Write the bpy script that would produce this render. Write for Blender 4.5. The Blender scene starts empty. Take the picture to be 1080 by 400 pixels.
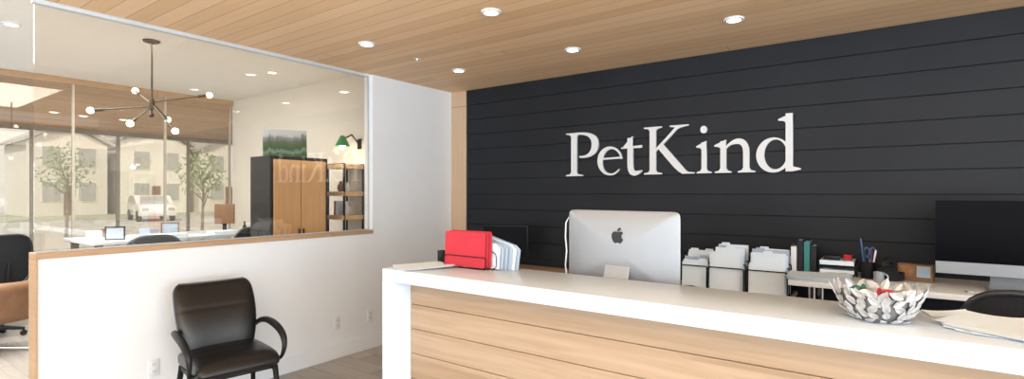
import bpy, bmesh, math, random
from mathutils import Vector, Matrix
random.seed(7)
S = bpy.context.scene
C = S.collection
PI = math.pi
F = 549.0; HZ = 204.0; CH = 1.52
YAW = math.radians(35.9)
fw = (-math.sin(YAW), math.cos(YAW)); rt = (math.cos(YAW), math.sin(YAW))
def ray(px, py):
    u = (px-540)/F
    return Vector((fw[0]+rt[0]*u, fw[1]+rt[1]*u, -(py-HZ)/F))
O = Vector((0, 0, CH))
def atZ(px, py, z): r = ray(px, py); return O + r*((z-CH)/r.z)
def atY(px, py, y): r = ray(px, py); return O + r*(y/r.y)
def atX(px, py, x): r = ray(px, py); return O + r*(x/r.x)

# ------------------------------------------------------------------ materials
def nt(name):
    m = bpy.data.materials.new(name); m.use_nodes = True
    t = m.node_tree; b = t.nodes['Principled BSDF']
    return m, t, b
def M(name, col, rough=.5, metal=0, var=.05, scale=9, emit=None, es=0, bump=0, coat=0, spec=.5):
    m, t, b = nt(name)
    tc = t.nodes.new('ShaderNodeTexCoord'); n = t.nodes.new('ShaderNodeTexNoise')
    n.inputs['Scale'].default_value = scale; n.inputs['Detail'].default_value = 3
    t.links.new(tc.outputs['Object'], n.inputs['Vector'])
    r = t.nodes.new('ShaderNodeValToRGB')
    r.color_ramp.elements[0].position = .3; r.color_ramp.elements[1].position = .7
    r.color_ramp.elements[0].color = tuple(c*(1-var) for c in col)+(1,)
    r.color_ramp.elements[1].color = tuple(min(1, c*(1+var)) for c in col)+(1,)
    t.links.new(n.outputs['Fac'], r.inputs['Fac']); t.links.new(r.outputs['Color'], b.inputs['Base Color'])
    b.inputs['Roughness'].default_value = rough; b.inputs['Metallic'].default_value = metal
    b.inputs['Coat Weight'].default_value = coat; b.inputs['Specular IOR Level'].default_value = spec
    if emit:
        b.inputs['Emission Color'].default_value = tuple(emit)+(1,); b.inputs['Emission Strength'].default_value = es
    if bump:
        bp = t.nodes.new('ShaderNodeBump'); bp.inputs['Strength'].default_value = bump; bp.inputs['Distance'].default_value = .01
        n2 = t.nodes.new('ShaderNodeTexNoise'); n2.inputs['Scale'].default_value = scale*12
        t.links.new(tc.outputs['Object'], n2.inputs['Vector'])
        t.links.new(n2.outputs['Fac'], bp.inputs['Height']); t.links.new(bp.outputs['Normal'], b.inputs['Normal'])
    return m
def planks(name, along, across, pitch, length, ca, cb, cc, groove=.05, gcol=None, rough=.45, grain=1.0, coat=0, spec=.4):
    m, t, b = nt(name); N = t.nodes; L = t.links
    tc = N.new('ShaderNodeTexCoord'); sp = N.new('ShaderNodeSeparateXYZ'); L.new(tc.outputs['Object'], sp.inputs[0])
    def mt(op, a, c=None):
        n = N.new('ShaderNodeMath'); n.operation = op
        for i, v in enumerate((a, c)):
            if v is None: continue
            if isinstance(v, (int, float)): n.inputs[i].default_value = v
            else: L.new(v, n.inputs[i])
        return n.outputs[0]
    A = sp.outputs['XYZ'.index(along)]; X = sp.outputs['XYZ'.index(across)]
    v = mt('DIVIDE', X, pitch); row = mt('FLOOR', v); fr = mt('FRACT', v)
    w1 = N.new('ShaderNodeTexWhiteNoise'); w1.noise_dimensions = '1D'; L.new(row, w1.inputs['W'])
    au = mt('ADD', mt('DIVIDE', A, length), mt('MULTIPLY', w1.outputs['Value'], 7.0))
    seg = mt('FLOOR', au); fa = mt('FRACT', au)
    cmb = N.new('ShaderNodeCombineXYZ'); L.new(row, cmb.inputs[0]); L.new(seg, cmb.inputs[1])
    w2 = N.new('ShaderNodeTexWhiteNoise'); w2.noise_dimensions = '2D'; L.new(cmb.outputs[0], w2.inputs['Vector'])
    g = N.new('ShaderNodeCombineXYZ')
    L.new(mt('MULTIPLY', A, 1.3), g.inputs[0]); L.new(mt('MULTIPLY', X, 26.0), g.inputs[1]); L.new(mt('MULTIPLY', w2.outputs['Value'], 40.0), g.inputs[2])
    nz = N.new('ShaderNodeTexNoise'); nz.inputs['Scale'].default_value = 1.6; nz.inputs['Detail'].default_value = 5; nz.inputs['Distortion'].default_value = .6
    L.new(g.outputs[0], nz.inputs['Vector'])
    f = mt('ADD', mt('MULTIPLY', w2.outputs['Value'], .65), mt('MULTIPLY', mt('SUBTRACT', nz.outputs['Fac'], .5), 1.1*grain))
    f = mt('ADD', f, .15)
    r = N.new('ShaderNodeValToRGB'); e = r.color_ramp.elements
    e[0].position = 0.05; e[0].color = ca+(1,); e[1].position = .95; e[1].color = cc+(1,)
    k = e.new(.5); k.color = cb+(1,)
    L.new(f, r.inputs['Fac'])
    gm = mt('MAXIMUM', mt('LESS_THAN', fr, groove), mt('LESS_THAN', fa, .004/length*1.2))
    mx = N.new('ShaderNodeMix'); mx.data_type = 'RGBA'
    L.new(gm, mx.inputs['Factor']); L.new(r.outputs['Color'], mx.inputs['A'])
    mx.inputs['B'].default_value = (gcol or tuple(c*.25 for c in ca))+(1,)
    L.new(mx.outputs['Result'], b.inputs['Base Color'])
    b.inputs['Roughness'].default_value = rough; b.inputs['Coat Weight'].default_value = coat; b.inputs['Specular IOR Level'].default_value = spec
    return m
def glass(name, tint=(.97, .985, .98), ior=1.5, mul=1.0):
    m = bpy.data.materials.new(name); m.use_nodes = True; t = m.node_tree; t.nodes.clear()
    o = t.nodes.new('ShaderNodeOutputMaterial'); mx = t.nodes.new('ShaderNodeMixShader')
    a = t.nodes.new('ShaderNodeBsdfTransparent'); a.inputs[0].default_value = tint+(1,)
    g = t.nodes.new('ShaderNodeBsdfGlossy'); g.inputs['Roughness'].default_value = 0.0
    f = t.nodes.new('ShaderNodeFresnel'); f.inputs['IOR'].default_value = ior
    mm = t.nodes.new('ShaderNodeMath'); mm.operation = 'MULTIPLY'; mm.inputs[1].default_value = mul; mm.use_clamp = True
    t.links.new(f.outputs[0], mm.inputs[0]); t.links.new(mm.outputs[0], mx.inputs[0])
    t.links.new(a.outputs[0], mx.inputs[1]); t.links.new(g.outputs[0], mx.inputs[2]); t.links.new(mx.outputs[0], o.inputs[0])
    return m
mt_white = M('white_paint', (.85, .885, .925), .6, var=.01, scale=3, spec=.3)
mt_cream = M('cream_paint', (.87, .83, .76), .6, var=.015, scale=3, spec=.3)
mt_offceil = M('office_ceiling_paint', (.88, .87, .84), .7, var=.01, spec=.3)
mt_darkwall = M('charcoal_boards', (.0145, .0172, .0225), .46, var=.10, scale=2.5, spec=.25)
mt_ceil = planks('cedar_ceiling', 'X', 'Y', .118, 7.5, (.69, .45, .25), (.78, .53, .315), (.84, .605, .385), .03, (.33, .18, .09), .55, .75, spec=.3)
mt_lobceil = planks('cedar_lobby', 'Y', 'X', .12, 5, (.50, .30, .17), (.60, .38, .22), (.70, .47, .29), .04, (.26, .14, .07), .5)
mt_desk = planks('pale_hemlock', 'X', 'Z', .142, 9.0, (.335, .235, .155), (.405, .295, .205), (.47, .355, .255), .0, None, .55, 1.2, spec=.15)
mt_floor = planks('grey_oak_floor', 'X', 'Y', .19, 1.3, (.32, .29, .26), (.43, .40, .37), (.53, .50, .47), .012, None, .4)
mt_oak = planks('oak_trim', 'Y', 'Z', .6, 3.0, (.40, .25, .14), (.48, .315, .185), (.56, .38, .24), 0, None, .5, .8)
mt_oakv = planks('oak_vertical', 'Z', 'X', .6, 6.0, (.56, .39, .25), (.64, .46, .31), (.71, .53, .37), 0, None, .5, .6)
mt_oakdoor = planks('oak_cabinet_front', 'Z', 'Y', .31, 6.0, (.52, .28, .12), (.64, .37, .17), (.72, .45, .23), 0, None, .4, .7)
mt_oakx = planks('oak_top', 'X', 'Y', .8, 6.0, (.46, .28, .15), (.56, .36, .2), (.64, .44, .27), 0, None, .4, .8)
mt_shelf = planks('honey_shelf', 'X', 'Y', .8, 6.0, (.70, .43, .20), (.80, .52, .27), (.86, .60, .34), 0, None, .4, .8)
mt_quartz = M('white_quartz', (.665, .755, .86), .3, var=.012, scale=30, spec=.35)
mt_sign = M('sign_white', (.80, .82, .84), .5, var=.01)
mt_leather = M('black_leather', (.008, .008, .009), .28, var=.25, scale=40, bump=.12, spec=.55)
mt_blackpl = M('black_plastic', (.012, .012, .014), .4, var=.1, spec=.35)
mt_blackgl = M('grey_black_plastic', (.03, .032, .037), .3, var=.1, spec=.5)
mt_blackmt = M('black_metal', (.010, .010, .011), .45, .2, var=.1, spec=.3)
mt_mesh = M('black_mesh_fabric', (.02, .021, .025), .8, var=.4, scale=300, spec=.2)
mt_alu = M('silver_aluminium', (.37, .40, .44), .42, .45, var=.01)
mt_chrome = M('chrome', (.75, .75, .76), .12, 1, var=.01)
mt_screen = M('black_glass_screen', (.003, .003, .005), .3, var=.1, spec=.06)
mt_logo = M('logo_black', (.006, .006, .007), .25, var=.1)
mt_paper = M('white_paper', (.77, .88, .99), .7, var=.01, scale=20, spec=.2)
mt_papergrey = M('grey_folder', (.40, .50, .62), .7, var=.05)
mt_red = M('red_card', (.54, .042, .065), .7, var=.05, spec=.15)
mt_green = M('green_card', (.02, .13, .10), .5, var=.06)
mt_teal = M('teal_card', (.03, .22, .22), .5, var=.06)
mt_blue = M('blue_plastic', (.04, .12, .32), .4, var=.06)
mt_brown = M('tan_leather', (.24, .125, .065), .5, var=.12, scale=14)
mt_brownd = M('brown_wood_back', (.22, .115, .055), .5, var=.12, scale=14)
mt_offwhite = M('white_plastic', (.80, .82, .85), .4, var=.01)
mt_slot = M('dark_slot', (.12, .12, .13), .5)
mt_bulb = M('lit_bulb', (1, .95, .85), .3, emit=(1, .86, .66), es=7)
mt_led = M('lit_led', (1, .97, .9), .3, emit=(1, .93, .82), es=9)
mt_brass = M('dark_bronze', (.045, .038, .032), .4, .7, var=.1)
mt_silver = M('brushed_silver', (.54, .55, .57), .42, .5, var=.18, scale=55)
mt_silverin = M('dull_silver', (.25, .255, .265), .5, .55, var=.25, scale=60)
mt_leaf2 = M('pale_tree_leaf', (.30, .40, .22), .6, var=.3, scale=3)
mt_bark = M('bark', (.22, .18, .15), .9, var=.3)
mt_dress = M('street_asphalt', (.52, .52, .51), .9, var=.1, scale=2)
mt_grass = M('lawn', (.40, .44, .34), .9, var=.3, scale=3)
mt_siding = M('pale_siding', (.82, .80, .76), .8, var=.05)
mt_siding2 = M('grey_siding', (.72, .70, .67), .8, var=.05)
mt_roof = M('slate_roof', (.40, .39, .39), .9, var=.15)
mt_wpane = M('house_pane', (.42, .43, .43), .2, var=.1)
mt_car = M('white_car_paint', (.85, .86, .88), .2, var=.01, coat=.5)
mt_rubber = M('tyre_rubber', (.02, .02, .02), .8)
mt_frame = M('grey_window_frame', (.34, .33, .31), .5, .1)
mt_mull = M('taupe_frame', (.50, .47, .42), .5, .1)
mt_channel = M('pale_channel', (.55, .62, .69), .4, .1)
mt_glass = glass('clear_glass', (.98, .962, .93), mul=2.1)
mt_glass2 = glass('far_glass', (.94, .92, .88), mul=1.6)
mt_lampgreen = M('green_enamel', (.05, .26, .09), .35, var=.05)
mt_orange = M('orange_card', (.32, .16, .07), .5, var=.35, scale=30)
# landscape canvas: layered ridges, forest and a lake
def landscape():
    m, t, b = nt('landscape_canvas'); N = t.nodes; L = t.links
    tc = N.new('ShaderNodeTexCoord'); sp = N.new('ShaderNodeSeparateXYZ'); L.new(tc.outputs['Object'], sp.inputs[0])
    cx_ = N.new('ShaderNodeCombineXYZ'); L.new(sp.outputs['X'], cx_.inputs[0])
    nz = N.new('ShaderNodeTexNoise'); nz.inputs['Scale'].default_value = 8; nz.inputs['Detail'].default_value = 3; nz.inputs['Roughness'].default_value = .5
    L.new(cx_.outputs[0], nz.inputs['Vector'])
    n2 = N.new('ShaderNodeTexNoise'); n2.inputs['Scale'].default_value = 45; n2.inputs['Detail'].default_value = 4; L.new(tc.outputs['Object'], n2.inputs['Vector'])
    a = N.new('ShaderNodeMath'); a.operation = 'MULTIPLY_ADD'; L.new(nz.outputs['Fac'], a.inputs[0]); a.inputs[1].default_value = -.24; L.new(sp.outputs['Z'], a.inputs[2])
    c = N.new('ShaderNodeMath'); c.operation = 'MULTIPLY_ADD'; L.new(n2.outputs['Fac'], c.inputs[0]); c.inputs[1].default_value = .06; L.new(a.outputs[0], c.inputs[2])
    d = N.new('ShaderNodeMath'); d.operation = 'MULTIPLY_ADD'; L.new(c.outputs[0], d.inputs[0]); d.inputs[1].default_value = 2.8; d.inputs[2].default_value = .26
    r = N.new('ShaderNodeValToRGB'); cr = r.color_ramp
    cr.elements[0].position = 0; cr.elements[0].color = (.04, .09, .03, 1)
    cr.elements[1].position = 1; cr.elements[1].color = (.66, .68, .70, 1)
    for p, q in ((.12, (.09, .17, .05)), (.15, (.22, .30, .28)), (.22, (.16, .25, .23)), (.26, (.05, .10, .035)), (.42, (.09, .16, .06)), (.46, (.12, .135, .13)), (.60, (.28, .30, .31)), (.64, (.5, .53, .55)), (.70, (.62, .65, .68))):
        e = cr.elements.new(p); e.color = q+(1,)
    L.new(d.outputs[0], r.inputs['Fac']); L.new(r.outputs['Color'], b.inputs['Base Color']); b.inputs['Roughness'].default_value = .6
    return m
mt_canvas = landscape()

# ------------------------------------------------------------------ mesh builder
def T(x, y, z): return Matrix.Translation((x, y, z))
def R(a, ax): return Matrix.Rotation(a, 4, ax)
I4 = Matrix.Identity(4)
class MB:
    def __init__(s): s.bm = bmesh.new()
    def _merge(s, t, M4=I4):
        t.transform(M4); me = bpy.data.meshes.new('tmp'); t.to_mesh(me); t.free(); s.bm.from_mesh(me); bpy.data.meshes.remove(me)
    def box(s, x0, x1, y0, y1, z0, z1, bev=0, seg=2, M4=I4):
        t = bmesh.new(); bmesh.ops.create_cube(t, size=1)
        t.transform(T((x0+x1)/2, (y0+y1)/2, (z0+z1)/2) @ Matrix.Diagonal((x1-x0, y1-y0, z1-z0, 1)))
        if bev: bmesh.ops.bevel(t, geom=list(t.edges), offset=bev, segments=seg, affect='EDGES', profile=.5)
        s._merge(t, M4); return s
    def tube(s, path, r, n=8, closed=False, cap=True, M4=I4, flat=1.0):
        P = [Vector(p) for p in path]; m = len(P); t = bmesh.new(); rings = []
        nrm = None
        for i, p in enumerate(P):
            if closed: tg = (P[(i+1) % m]-P[i-1])
            else: tg = P[min(i+1, m-1)]-P[max(i-1, 0)]
            tg.normalize()
            if nrm is None:
                nrm = Vector((0, 0, 1)) if abs(tg.z) < .9 else Vector((1, 0, 0))
            nrm = nrm-tg*nrm.dot(tg); nrm.normalize(); bn = tg.cross(nrm)
            rr = r[i] if isinstance(r, (list, tuple)) else r
            rings.append([t.verts.new(p+nrm*(math.cos(2*PI*k/n)*rr*flat)+bn*(math.sin(2*PI*k/n)*rr)) for k in range(n)])
        for i in range(m if closed else m-1):
            a, b = rings[i], rings[(i+1) % m]
            for k in range(n): t.faces.new((a[k], a[(k+1) % n], b[(k+1) % n], b[k]))
        if cap and not closed: t.faces.new(rings[0][::-1]); t.faces.new(rings[-1])
        s._merge(t, M4); return s
    def lathe(s, prof, n=24, M4=I4):
        t = bmesh.new(); rings = []
        for (r, z) in prof:
            if r < 1e-6: rings.append([t.verts.new((0, 0, z))])
            else: rings.append([t.verts.new((r*math.cos(2*PI*k/n), r*math.sin(2*PI*k/n), z)) for k in range(n)])
        for a, b in zip(rings, rings[1:]):
            for k in range(n):
                j = (k+1) % n
                if len(a) == 1 and len(b) == 1: continue
                if len(a) == 1: t.faces.new((a[0], b[k], b[j]))
                elif len(b) == 1: t.faces.new((a[k], a[j], b[0]))
                else: t.faces.new((a[k], a[j], b[j], b[k]))
        s._merge(t, M4); return s
    def sphere(s, c, r, n=16, sc=(1, 1, 1)):
        t = bmesh.new(); bmesh.ops.create_uvsphere(t, u_segments=n, v_segments=max(6, n//2), radius=r)
        s._merge(t, T(*c) @ Matrix.Diagonal((sc[0], sc[1], sc[2], 1))); return s
    def prism(s, poly, depth, M4=I4, bev=0):
        t = bmesh.new(); a = [t.verts.new((x, y, 0)) for x, y in poly]; b = [t.verts.new((x, y, depth)) for x, y in poly]
        n = len(a); t.faces.new(a[::-1]); t.faces.new(b)
        for k in range(n): t.faces.new((a[k], a[(k+1) % n], b[(k+1) % n], b[k]))
        if bev: bmesh.ops.bevel(t, geom=list(t.edges), offset=bev, segments=2, affect='EDGES', profile=.5)
        s._merge(t, M4); return s
    def strip(s, Lp, Rp, depth, M4=I4, closed=False):
        t = bmesh.new(); n = len(Lp)
        V = [[t.verts.new((p[0], p[1], z)) for p in q] for z in (0, depth) for q in (Lp, Rp)]
        l0, r0, l1, r1 = V
        for i in range(n if closed else n-1):
            j = (i+1) % n
            t.faces.new((l0[i], l0[j], r0[j], r0[i])); t.faces.new((l1[i], r1[i], r1[j], l1[j]))
            t.faces.new((l0[i], l1[i], l1[j], l0[j])); t.faces.new((r0[i], r0[j], r1[j], r1[i]))
        if not closed:
            for i in (0, n-1): t.faces.new((l0[i], r0[i], r1[i], l1[i]))
        s._merge(t, M4); return s
    def loft(s, secs, n=28, ex=4.0, M4=I4):
        # secs: (centre, axisU, axisV, a, b[, bend]) super-ellipse sections
        t = bmesh.new(); rings = []
        for sec in secs:
            c, U, V, a, b = sec[:5]; bend = sec[5] if len(sec) > 5 else 0
            c = Vector(c); U = Vector(U); V = Vector(V); rg = []
            for k in range(n):
                th = 2*PI*k/n; cs, sn = math.cos(th), math.sin(th)
                x = math.copysign(abs(cs)**(2/ex), cs); y = math.copysign(abs(sn)**(2/ex), sn)
                rg.append(t.verts.new(c+U*(a*x)+V*(b*y+bend*x*x)))
            rings.append(rg)
        for a, b in zip(rings, rings[1:]):
            for k in range(n): t.faces.new((a[k], a[(k+1) % n], b[(k+1) % n], b[k]))
        t.faces.new(rings[0][::-1]); t.faces.new(rings[-1])
        s._merge(t, M4); return s
    def quad(s, pts):
        s.bm.faces.new([s.bm.verts.new(p) for p in pts]); return s
    def build(s, name, mat, parent=None, smooth=False, loc=(0, 0, 0), ang=40):
        bmesh.ops.recalc_face_normals(s.bm, faces=list(s.bm.faces))
        me = bpy.data.meshes.new(name); s.bm.to_mesh(me); s.bm.free()
        me.materials.append(mat)
        if smooth:
            me.shade_smooth(); me.set_sharp_from_angle(angle=math.radians(ang))
        o = bpy.data.objects.new(name, me); C.objects.link(o); o.location = loc
        if parent: o.parent = parent
        return o
def solid(t, th):
    t.normal_update(); bmesh.ops.solidify(t, geom=list(t.faces), thickness=th)
def tag(o, label, cat, group=None):
    o['label'] = label; o['category'] = cat
    if group: o['group'] = group
    return o
def thing(name, label, cat, loc=(0, 0, 0), rz=0, group=None):
    o = bpy.data.objects.new(name, None); C.objects.link(o); o.empty_display_size = .1
    o.location = loc; o.rotation_euler = (0, 0, rz)
    return tag(o, label, cat, group)
def st(name, mb, mat, parent=None, smooth=False):
    o = mb.build(name, mat, parent, smooth)
    if not parent: o['kind'] = 'structure'
    return o
def dup(root, loc, rz, label):
    def rec(o, par):
        c = o.copy(); C.objects.link(c); c.parent = par
        for ch in [x for x in bpy.data.objects if x.parent == o]: rec(ch, c)
        return c
    r = rec(root, None); r.location = loc; r.rotation_euler = (0, 0, rz); r['label'] = label
    return r
def bez(p0, p1, p2, p3, n=12):
    o = []
    for i in range(n+1):
        t = i/n; a = (1-t)**3; b = 3*t*(1-t)**2; c = 3*t*t*(1-t); d = t**3
        o.append(tuple(a*p0[k]+b*p1[k]+c*p2[k]+d*p3[k] for k in range(len(p0))))
    return o

# ------------------------------------------------------------------ room constants
AX = -4.12; H = 2.69; OH = 2.92; W = 4.5; GY0 = .843; GY1 = 3.35; HW = 1.16
PX = -8.09; OB = 3.92; FX = -14.0
# floor
st('floor', MB().box(FX-.1, 3.7, -3.1, 8.1, -.06, 0), mt_floor)
st('ceiling', MB().box(AX-.02, 3.7, -3.1, W+.1, H, H+.06), mt_ceil)
st('ceiling_office', MB().box(PX-.05, AX-.02, -3.1, OB+.1, OH, OH+.06), mt_offceil)
st('ceiling_lobby', MB().box(FX-.1, PX-.05, -3.1, 8.1, OH-.03, OH+.03), mt_lobceil)
# dark boarded wall
b = MB(); b.box(AX-.12, 3.7, W+.012, W+.1, 0, H)
z = 0
pitch = .168
while z < H-.01:
    b.box(-3.896, 3.6, W, W+.02, z+.002, min(z+pitch-.002, H), .0025, 1); z += pitch
st('wall_back', b, mt_darkwall)
st('trim_1', MB().box(AX, -3.897, W-.012, W+.012, 0, H, .003), mt_oakv)
# left wall: low part, full part
TH = .036
b = MB(); b.box(AX-.12, AX, GY0+.013, GY1, 0, HW-TH); b.box(AX-.12, AX, GY1, W+.012, 0, H); b.box(AX-.12, AX, -3.1, -1.0, 0, H)
b.box(AX-.12, AX-.02, GY1, OB+.1, H, OH)
st('wall_left', b, mt_white)
b = MB(); b.box(AX-.13, AX+.012, GY0, GY1, HW-TH, HW, .004); b.box(AX-.13, AX+.012, GY0, GY0+.012, 0, HW-TH, .002)
st('trim_2', b, mt_oak)
st('baseboard_left', MB().box(AX, AX+.016, GY0+.05, W-.02, 0, .125, .004), mt_white)
b = MB(); b.box(AX-.08, AX-.04, GY0, GY1, H-.022, H-.001); b.box(AX-.07, AX-.05, GY1-.006, GY1, HW, H-.02); b.box(AX-.08, AX-.04, GY0+.02, GY1, HW, HW+.006)
wn = st('window_1', b, mt_channel)
MB().box(AX-.066, AX-.054, GY0+.01, GY1-.005, HW+.005, H-.02).build('pane', mt_glass, wn)
# office walls
st('wall_office', MB().box(PX, AX-.12, OB, OB+.1, 0, OH), mt_cream)
st('wall_lobby', MB().box(FX, PX, 8.0, 8.1, 0, OH), mt_cream)
st('trim_3', MB().box(PX-.04, PX+.04, -1, OB, OH-.07, OH-.002), mt_oak)
b = MB(); b.box(PX-.04, PX+.04, -1, OB, 0, .06)
for y in (-1, .6, 2.0, 3.0, OB-.05): b.box(PX-.02, PX+.02, y, y+.022, .06, OH-.07)
w2 = st('window_2', b, mt_mull)
MB().box(PX-.006, PX+.006, -.99, OB-.02, .06, OH-.07).build('pane', mt_glass2, w2)
b = MB(); b.box(FX-.08, FX, -3, 8, 0, .35); b.box(FX-.08, FX, -3, 8, OH-.12, OH)
yy = -3
while yy < 8:
    b.box(FX-.06, FX, yy, yy+.06, .35, OH-.12); yy += 1.45
w3 = st('window_3', b, mt_frame)
MB().box(FX-.036, FX-.03, -3, 8, .35, OH-.12).build('pane', mt_glass2, w3)
# walls behind / right of the camera with window openings
b = MB(); b.box(AX, 3.7, -3.1, -3.0, 0, .3); b.box(AX, 3.7, -3.1, -3.0, 2.55, H)
for x in (AX, -1.6, 1.0, 3.5): b.box(x, x+.2, -3.1, -3.0, .3, 2.55)
st('wall_front', b, mt_white)
b = MB(); b.box(3.6, 3.7, -3, W, 0, .4); b.box(3.6, 3.7, -3, W, 2.5, H)
for y in (-3, -1.2, .7): b.box(3.6, 3.7, y, y+.15, .4, 2.5)
b.box(3.6, 3.7, 1.9, W, .4, 2.5)
st('wall_right', b, mt_white)

# ------------------------------------------------------------------ ceiling lights
def downlight(px, py, zc, label, r=.062, group='recessed downlights in the wood ceiling'):
    p = atZ(px, py, zc)
    t = thing('ceiling_downlight', label, 'ceiling light', (p.x, p.y, zc-.012), 0, group)
    MB().lathe([(r*.72, .010), (r*.72, .0), (r, .0), (r+.004, .006), (r+.004, .0115), (r*.72, .0115)], 32).build('trim_ring', mt_offwhite, t, True)
    MB().lathe([(0, .004), (r*.7, .004), (r*.7, .010), (0, .010)], 32).build('lens', mt_led, t)
downlight(387, 46, H, 'recessed downlight in the wood ceiling nearest the glass partition')
downlight(484, 74, H, 'recessed downlight nearest the corner of white wall and dark wall')
downlight(604, 52, H, 'recessed downlight in the wood ceiling above the first letter of the sign')
downlight(518, 12, H, 'large looking recessed downlight at the top edge of the photo, left of centre')
downlight(774, 20, H, 'rightmost recessed downlight, close to the dark wall above the sign')
for px, py, lb in ((287, 76, 'recessed office downlight near the right end of the glass partition'), (12, 25, 'recessed office downlight at the left edge of the photo'), (70, 98, 'recessed office downlight left of the spiky chandelier')):
    downlight(px, py, OH, lb, .06, 'recessed downlights in the office ceiling')
for px, py, lb in ((57, 118, 'lobby downlight seen through two glass walls, leftmost'), (88, 122, 'lobby downlight seen through two glass walls, second from left'), (130, 126, 'lobby downlight seen below the chandelier')):
    downlight(px, py, OH-.03, lb, .08, 'downlights in the lobby ceiling')
p = atZ(440, 61, H)
t = thing('sprinkler_head', 'tiny round sprinkler head in the wood ceiling between two downlights', 'sprinkler', (p.x, p.y, H-.03))
MB().lathe([(0, .0298), (.03, .0298), (.03, .024), (.012, .022), (.01, 0.008), (0, .008)], 20).build('body', mt_chrome, t, True)
MB().lathe([(0, .008), (.018, .008), (.018, .004), (0, .004)], 20).build('deflector', mt_chrome, t)

# ------------------------------------------------------------------ wall sign lettering
D = .022
def arcp(cx, cy, rx, ry, a0, a1, n=28):
    return [(cx+rx*math.cos(math.radians(a0+(a1-a0)*i/n)), cy+ry*math.sin(math.radians(a0+(a1-a0)*i/n))) for i in range(n+1)]
def rib(pts, ws):
    n = len(pts); L = []; Rr = []
    for i, p in enumerate(pts):
        q0 = pts[max(i-1, 0)]; q1 = pts[min(i+1, n-1)]
        dx, dy = q1[0]-q0[0], q1[1]-q0[1]; l = math.hypot(dx, dy) or 1
        if callable(ws): w = ws(i/(n-1))
        else:
            f = i/(n-1)*(len(ws)-1); k = min(int(f), len(ws)-2); w = ws[k]+(ws[k+1]-ws[k])*(f-k)
        L.append((p[0]-dy/l*w/2, p[1]+dx/l*w/2)); Rr.append((p[0]+dy/l*w/2, p[1]-dx/l*w/2))
    return ('s', L, Rr)
def pol(*pts): return ('p', list(pts))
def foot(x0, x1, s0, s1): return pol((x0-s0, 0), (x1+s1, 0), (x1+s1, .025), (x1+.03, .045), (x1, .09), (x0, .09), (x0-.03, .045), (x0-s0, .025))
def head(x0, x1, s0, s1, t=1.0): return pol((x0-s0, t), (x0-s0, t-.025), (x0-.03, t-.045), (x0, t-.09), (x1, t-.09), (x1+.03, t-.045), (x1+s1, t-.025), (x1+s1, t))
def flag(x0, x1, t): return pol((x0-.12, t-.10), (x0-.12, t-.075), (x1-.02, t+.02), (x1, t+.02), (x1, t-.15), (x0, t-.15), (x0-.03, t-.115))
def stem(x0, x1, y0, y1): return pol((x0, y0), (x1, y0), (x1, y1), (x0, y1))
LET = {}
LET['P'] = [stem(.13, .27, .03, .97), foot(.13, .27, .13, .15), head(.13, .27, .13, .02),
    ('s', bez((.2, 1), (.62, 1.02), (.80, .93), (.80, .72))+bez((.80, .72), (.80, .50), (.62, .38), (.34, .42))[1:],
          bez((.2, .955), (.5, .96), (.64, .9), (.64, .71))+bez((.64, .71), (.64, .53), (.52, .44), (.34, .465))[1:])]
LET['e'] = [rib(arcp(.30, .315, .245, .295, 8, 322, 36), lambda t: .035+.085*math.exp(-((t-.5)/.22)**2) if t < .9 else .04-.02*(t-.9)*10),
    rib([(.07, .37), (.555, .385)], [.04, .04])]
LET['t'] = [rib([(.2, .80), (.2, .6), (.2, .3)]+bez((.2, .25), (.2, .0), (.28, .0), (.44, .085), 10), [.115, .115, .115, .115, .11, .09, .03]),
    pol((.01, .575), (.44, .575), (.44, .635), (.01, .60)), pol((.05, .61), (.16, .60), (.2575, .62), (.2575, .83), (.235, .83))]
LET['K'] = [stem(.13, .27, .03, .97), foot(.13, .27, .13, .13), head(.13, .27, .13, .13),
    rib([(.25, .49), (.5, .72), (.74, .96)], [.05, .055, .06]), pol((.58, 1), (.98, 1), (.98, .975), (.83, .95), (.74, .92), (.70, .955), (.58, .975)),
    rib([(.36, .60), (.5, .44), (.72, .19), (.82, .09), (.93, .03)], [.14, .145, .145, .13, .04]), pol((.72, .12), (.84, .14), (.96, .04), (1.1, .025), (1.1, 0), (.84, 0))]
LET['i'] = [stem(.12, .235, .03, .62), foot(.12, .235, .11, .11), flag(.12, .235, .62), pol(*arcp(.17, .87, .075, .075, 0, 348, 29))]
LET['n'] = [stem(.12, .235, .03, .62), foot(.12, .235, .11, .10), flag(.12, .235, .62),
    rib(bez((.22, .47), (.30, .60), (.62, .72), (.62, .38))+[(.62, .2), (.62, .03)], [.03, .05, .10, .115, .115, .115]), foot(.5625, .6775, .10, .11)]
LET['d'] = [('r', arcp(.30, .31, .285, .325, 0, 350, 35), arcp(.335, .32, .185, .275, 0, 350, 35)),
    stem(.50, .615, .0, 1.06), flag(.50, .615, 1.04), pol((.50, 0), (.60, 0), (.74, .03), (.74, .055), (.615, .09), (.5, .12))]
SPANS = {0: ('P', 598, 632), 1: ('e', 631, 657), 2: ('t', 656, 678), 3: ('K', 680, 733), 4: ('i', 735, 751), 5: ('n', 754, 797), 6: ('d', 798, 845)}
sx0 = atY(598, 186, W).x; base_z = 1.688; CAPH = .422
sg = thing('wall_sign', 'large white serif lettering reading PetKind on the dark board wall', 'sign', (sx0, W, base_z))
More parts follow.
